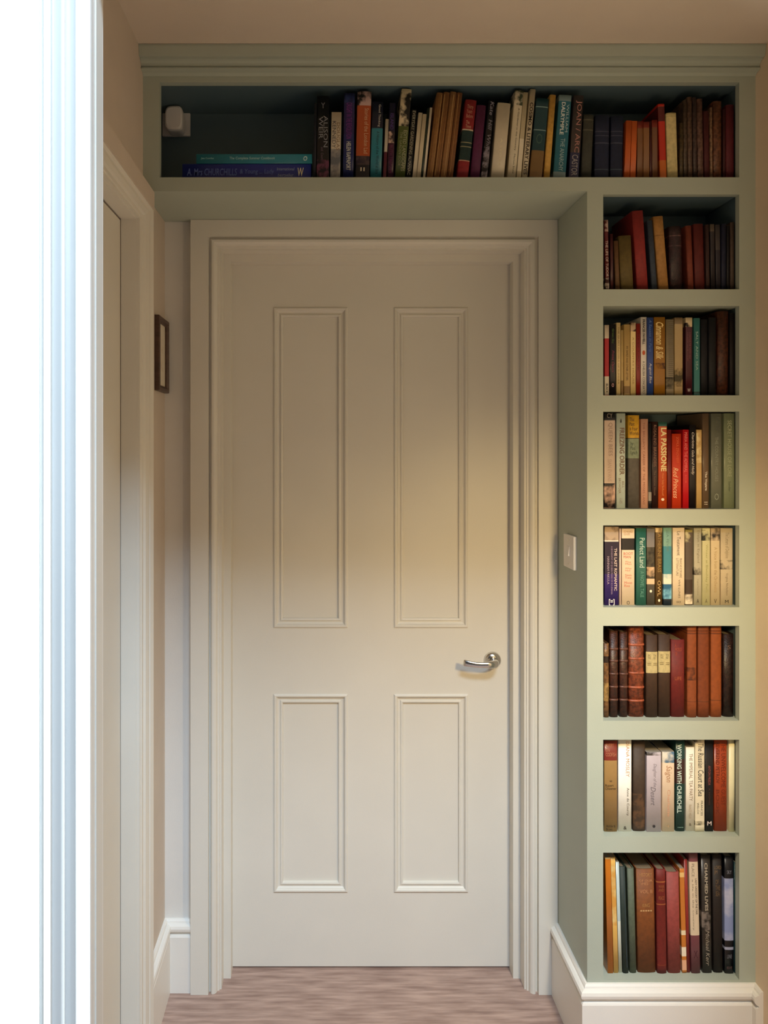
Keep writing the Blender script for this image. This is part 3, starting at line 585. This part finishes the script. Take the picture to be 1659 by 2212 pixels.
S6 = [
('volume','l',1304.5,1316,0,1390,'6a4826','short tattered tan volume at the left end',dict(b=[(1418,1432,'24140c'),(1475,1515,'8c6c3c')])),
('volume','l',1317.5,1336,0,1363,'3a1c10','left of two dark brown ribbed leather volumes',dict(ribs=[1402,1428,1456,1484,1512])),
('volume','l',1339,1357,0,1365,'3c1e12','right of two dark brown ribbed leather volumes',dict(ribs=[1402,1428,1456,1484,1512])),
('volume','l',1359,1393,0,1353,'6e321a','large reddish brown volume with raised bands',dict(ribs=[1393,1423,1454,1485,1514])),
('book','h',1396,1421.5,0,1372,'3c2616','left of two dark brown books with cream labels',dict(lab=(1408,1454,'b8a878'),ht=[('FORTY\nYEARS',1414,1424,.7,'5c5034'),('==',1432,1437,.8,'7c6c44'),('I',1443,1449,.1,'5c5034')])),
('book','h',1422.5,1449,0,1371,'3a2414','right of two dark brown books with cream labels',dict(lab=(1407,1453,'b8a878'),ht=[('FORTY\nYEARS',1413,1423,.7,'5c5034'),('==',1431,1436,.8,'7c6c44'),('II',1442,1448,.2,'5c5034')])),
('book','h',1450,1480,0,1382,'661410','red cloth book shorter than its neighbours',dict(ht=[('A\nWORLD\nOF',1390,1416,.5,'a0442c'),('LIFE',1462,1469,.5,'a0502c')])),
('book','h',1485,1506,0,1353,'84401a','tall orange brown volume with a stamped figure',dict(b=[(1362,1364,'5c2810'),(1368,1370,'5c2810'),(1442,1470,('n','84401a','4c200c',40)),(1515,1517,'6a3010')])),
('book','h',1508,1533,0,1353,'743410','second of three tall orange brown cloth volumes',dict(b=[(1362,1364,'5c2810'),(1368,1370,'5c2810'),(1515,1517,'5c2c10')])),
('book','h',1536,1560,0,1353,'8c4416','third and brightest of three tall orange brown volumes',dict(b=[(1362,1364,'5c2810'),(1368,1370,'5c2810'),(1512,1514,'6c3410')])),
('volume','l',1563,1587,0,1370,'24120e','very dark volume at the right end',dict(ht=[('S',1394,1402,.3,'6c5040')])),
]
S7 = [
('book','j',1305,1334,0,1600,'a8844e','tan book with red top label at the left end',dict(b=[(1598,1643,'7c2c20')],ht=[('CARRY\nON\nCODFISH',1606,1634,.8,'c07c5c'),('*',1685,1690,.2,'2c2014'),('Rupert\nChawner',1694,1706,.85,'3c2c18'),('Hodder &\nBrown',1782,1794,.7,'3c2c18')])),
('book','j',1335.5,1365,0,1598,'fbf8ee','wide white book with orange vertical lettering',dict(t=[('DIANA MOSLEY',1602,1678,.2,.26,'c8946c'),('Anne de Courcy',1702,1762,.2,.22,'5c4c3c')],ht=[('&',1785,1792,.25,'2c2418')])),
('book','h',1368,1395,0,1602,'3c2c1e','dark brown cloth book with rubbed spine',dict(b=[(1715,1790,('n','3c2c1e','5c4028',50))])),
('paperback','p',1396.5,1428.5,0,1625,'d0c6d0','wide lilac grey paperback with grey script',dict(t=[('Daughter of the',1650,1700,.05,.3,'8c8088',dict(shear=.3)),('Desert',1700,1740,-.05,.34,'6c646c',dict(shear=.3))],ht=[('●',1782,1788,.2,'2c282c')],b=[(1623,1632,('n','bcb0b4','3c3430',30))])),
('paperback','p',1430,1457,0,1624,'f0d8bc','peach cream paperback with blue patterned top',dict(b=[(1620,1648,('n','4c6c84','d8ccb8',30))],t=[('Saigon',1654,1690,0,.6,'b07c54',dict(shear=.3)),('Charlotte',1706,1764,.05,.24,'d89c7c')],ht=[('+',1782,1788,.3,'b09470')])),
('book','j',1459.5,1480,0,1601,'163c38','dark green book with bold white capital lettering',dict(b=[(1640,1693,'3c2420')],t=[('WORKING WITH CHURCHILL',1608,1756,-.12,.5,'cfe0d4',dict(bold=.02))],ht=[('.....',1786,1788,.6,'8cb0a4')])),
('paperback','p',1481.5,1500,0,1614,'f4eede','white paperback with brown serif capitals',dict(t=[('THE IMPERIAL TEA PARTY',1628,1730,.1,.4,'8c7054'),('FRANCES WELSH',1738,1768,0,.3,'b09c80')],ht=[('&',1778,1784,.3,'5c4c3c')])),
('paperback','p',1501.5,1522,0,1598,'e6dcc0','cream paperback with black handwritten title',dict(b=[(1774,1783,('n','2c2c20','d0c4a4',40)),(1596,1604,('n','5c5040','d0c4a4',40))],t=[('The Russian Court at Sea',1606,1720,.1,.6,'1c1814',dict(shear=.1)),('FRANCES',1730,1762,.2,.22,'3c3428'),('WELCH',1734,1758,-.2,.22,'3c3428')])),
('paperback','p',1523.5,1541,0,1598,'0c0a12','black paperback with a large pale letter at its foot',dict(t=[('ANTON FRIEDA',1654,1696,0,.3,'a0544c'),('A NOVEL',1702,1740,0,.14,'5c3c34')],ht=[('M',1774,1783,.55,'d8c8c4',dict(bold=.015))])),
('book','j',1543,1571,0,1598,'9c3c1a','wide orange red book with dark vertical lettering',dict(t=[('REVEREND PETROV',1604,1692,-.25,.28,'5c1c0c'),('THE UNWELCOME GUEST',1602,1740,.2,.34,'6c2410'),('BOOK',1706,1760,-.25,.25,'6c2410')])),
('book','j',1575,1588,0,1598,'ece4bc','thin cream book at the right end',dict()),
]
S8 = [
('paperback','p',1313,1325,-6,1852,'d07818','thin bright orange book at the left end',dict(b=[(1850,1856,'e8c078')])),
('paperback','p',1326,1336,-7,1852,'e4b45c','thin pale yellow book leaning left',dict(b=[(1870,2000,('n','e4c47c','d89c44',20))])),
('paperback','p',1337,1344,-7,1862,'dce2d4','very thin white blue booklet',dict(b=[(1862,1990,'b8c8c8')])),
('book','h',1346,1359,-8,1872,'22302a','slim dark green book leaning left',dict(t=[('|',1880,2090,.2,.05,'3c5060')])),
('book','h',1361,1376,-6,1876,'56604e','slim grey green cloth book',dict()),
('book','h',1378,1418,-4,1877,'7c4418','very wide brown cloth book with gilt lettering',dict(ht=[('HISTORY',1886,1894,.7,'c08c58'),('OF OUR\nTIMES',1900,1912,.75,'c88c60'),('VOL II',1922,1930,.7,'c88c60'),('KING',1952,1960,.4,'b08048'),('-----',1966,1969,.65,'c89c68')])),
('book','h',1420.5,1441.5,-3,1878,'6c1810','dark red cloth book with gilt bands',dict(b=[(1904,1907,'a0582c'),(1953,1955,'a0582c'),(2085,2086,'8c4020')],ht=[('WAR\nAND',1912,1926,.6,'a05c30'),('PEACE',1936,1944,.6,'a05c30')])),
('book','h',1443.5,1471.5,-4,1884,'94403a','wide faded pink red cloth book',dict()),
('paperback','p',1474,1484,-6,1876,'c8782c','thin torn orange booklet',dict(b=[(1885,1895,'ecc078'),(2010,2020,'f0dcb4'),(2046,2066,'f4e4c8'),(2074,2096,'e8b08c')])),
('paperback','p',1484.5,1491,-7,1856,'8c2420','thin red booklet standing taller than its left neighbour',dict()),
('book','j',1494,1514,-6,1843,'744048','mauve book with long white spine panel',dict(b=[(1862,2021,'dcc8ac')],t=[('PLACE',1866,1894,-.1,.3,'8c7c68'),('LADY GREGORY OF THE FAIR',1898,1976,.2,.22,'5c5044'),('a life in the country',1900,2010,-.18,.22,'8c7c68')],ht=[('X',2054,2070,.4,'4c1c2c')])),
('book','j',1518,1539,-4,1847,'2c2622','charcoal book with vertical cream capitals and sketch',dict(b=[(1970,2010,('n','1c1814','7c7068',40))],t=[('CHARMED LIVES',1864,1968,0,.32,'b8ac98',dict(bold=.02)),('Michael Kerr',2010,2086,.05,.4,'a09484',dict(shear=.3))])),
('book','h',1542,1563,-3,1846,'1c120e','black brown book with gilt lettering',dict(ht=[('LORD\nJIM',1870,1890,.75,'7c6448'),('OF\nTHE\nSEA',1900,1936,.5,'6c5438')])),
('book','j',1566,1586,-1,1850,'0e0e16','black book with tall pale blue sky panel',dict(b=[(1898,2032,('n','8c98c4','c4c4d8',12)),(2046,2052,'a4a8c0')],ht=[('SKY',1880,1888,.5,'8c8c98'),('LINE',2062,2070,.5,'7c7c88'),('EDIT',2088,2093,.6,'6c4c4c')])),
('booklet','p',1587,1590,-.5,1862,'2c5058','very thin teal booklet at the right end',dict()),
]
for rows, i, suf, grp in ((S1, 0, 'on the long top shelf', 'books on the long top shelf'), (S2, 1, 'in the topmost small compartment', 'books in the topmost small compartment'),
                          (S3, 2, 'in the second small compartment', 'books in the second small compartment'), (S4, 3, 'in the third small compartment', 'books in the third small compartment'),
                          (S5, 4, 'in the fourth small compartment', 'books in the fourth small compartment'), (S6, 5, 'in the leather book compartment', 'old books in the fifth small compartment'),
                          (S7, 6, 'in the second lowest compartment', 'books in the second lowest compartment'), (S8, 7, 'in the lowest compartment', 'books in the lowest compartment')):
    for (name, kind, xl, xr, sh, yt, col, label, ex) in rows:
        book(ROWS[i], suf, grp, name, kind, xl, xr, sh, yt, col, label, **ex)
# the two books lying flat: spine towards the room, thickness upwards
def flat_book(xl, xr, yt, yb, zbase, col, label, texts, kind='j', d=.13):
    sd = SD; k = sd/FPX; L = (xr-xl)*k; T = (yb-yt)*k
    R, bulge = make_book('book', T*.985, L, d, kind, [], col)
    R.rotation_euler = (0, -math.pi/2, 0); R.location = (PX(xr, sd), sd, zbase+T/2)     # local z runs to the left, local x runs up
    for s_, x0, x1, hf, xf, c in texts:
        bm = text_bm(s_, .01, .12 if kind == 'j' else 0); xs = [v.co.x for v in bm.verts]; ys = [v.co.y for v in bm.verts]
        for v in bm.verts:
            u = (v.co.x-min(xs))/(max(xs)-min(xs)); w_ = (v.co.y-min(ys))/(max(ys)-min(ys))
            v.co = ((w_-.5)*hf*T+xf*T, -.0003, (xr-(x0+u*(x1-x0)))*k)
        link('spine_title', bm, mat('ink_'+c, c, .5, 0, 20, 0), R)
    tag(R, label, 'book', 'two books lying flat on the top shelf'); return zbase+T
z = flat_book(394, 672, 353.5, 390.2, fz(383)+.0004, '1a2a86', 'long dark blue book lying flat under the teal one',
   [('A. Mrs CHURCHILLS', 404, 512, .42, 0, '5a70b8'), ('& Young ... Lady', 518, 592, .36, 0, '5a70b8'), ('International', 598, 636, .18, .18, '8c9cc8'), ('bestseller', 600, 634, .18, -.18, '8c9cc8'), ('W', 643, 656, .5, 0, 'f0e8c0')])
flat_book(424, 674, 332, 353, z+.0004, '2c8296', 'teal book lying flat on top of the long dark blue one',
   [('Jane Coombes', 434, 462, .26, 0, '8cc0c8'), ('The Complete Summer Cookbook', 496, 594, .34, 0, 'a8d4d8'), ('o', 655, 664, .5, 0, 'c0dce0')], d=.12)
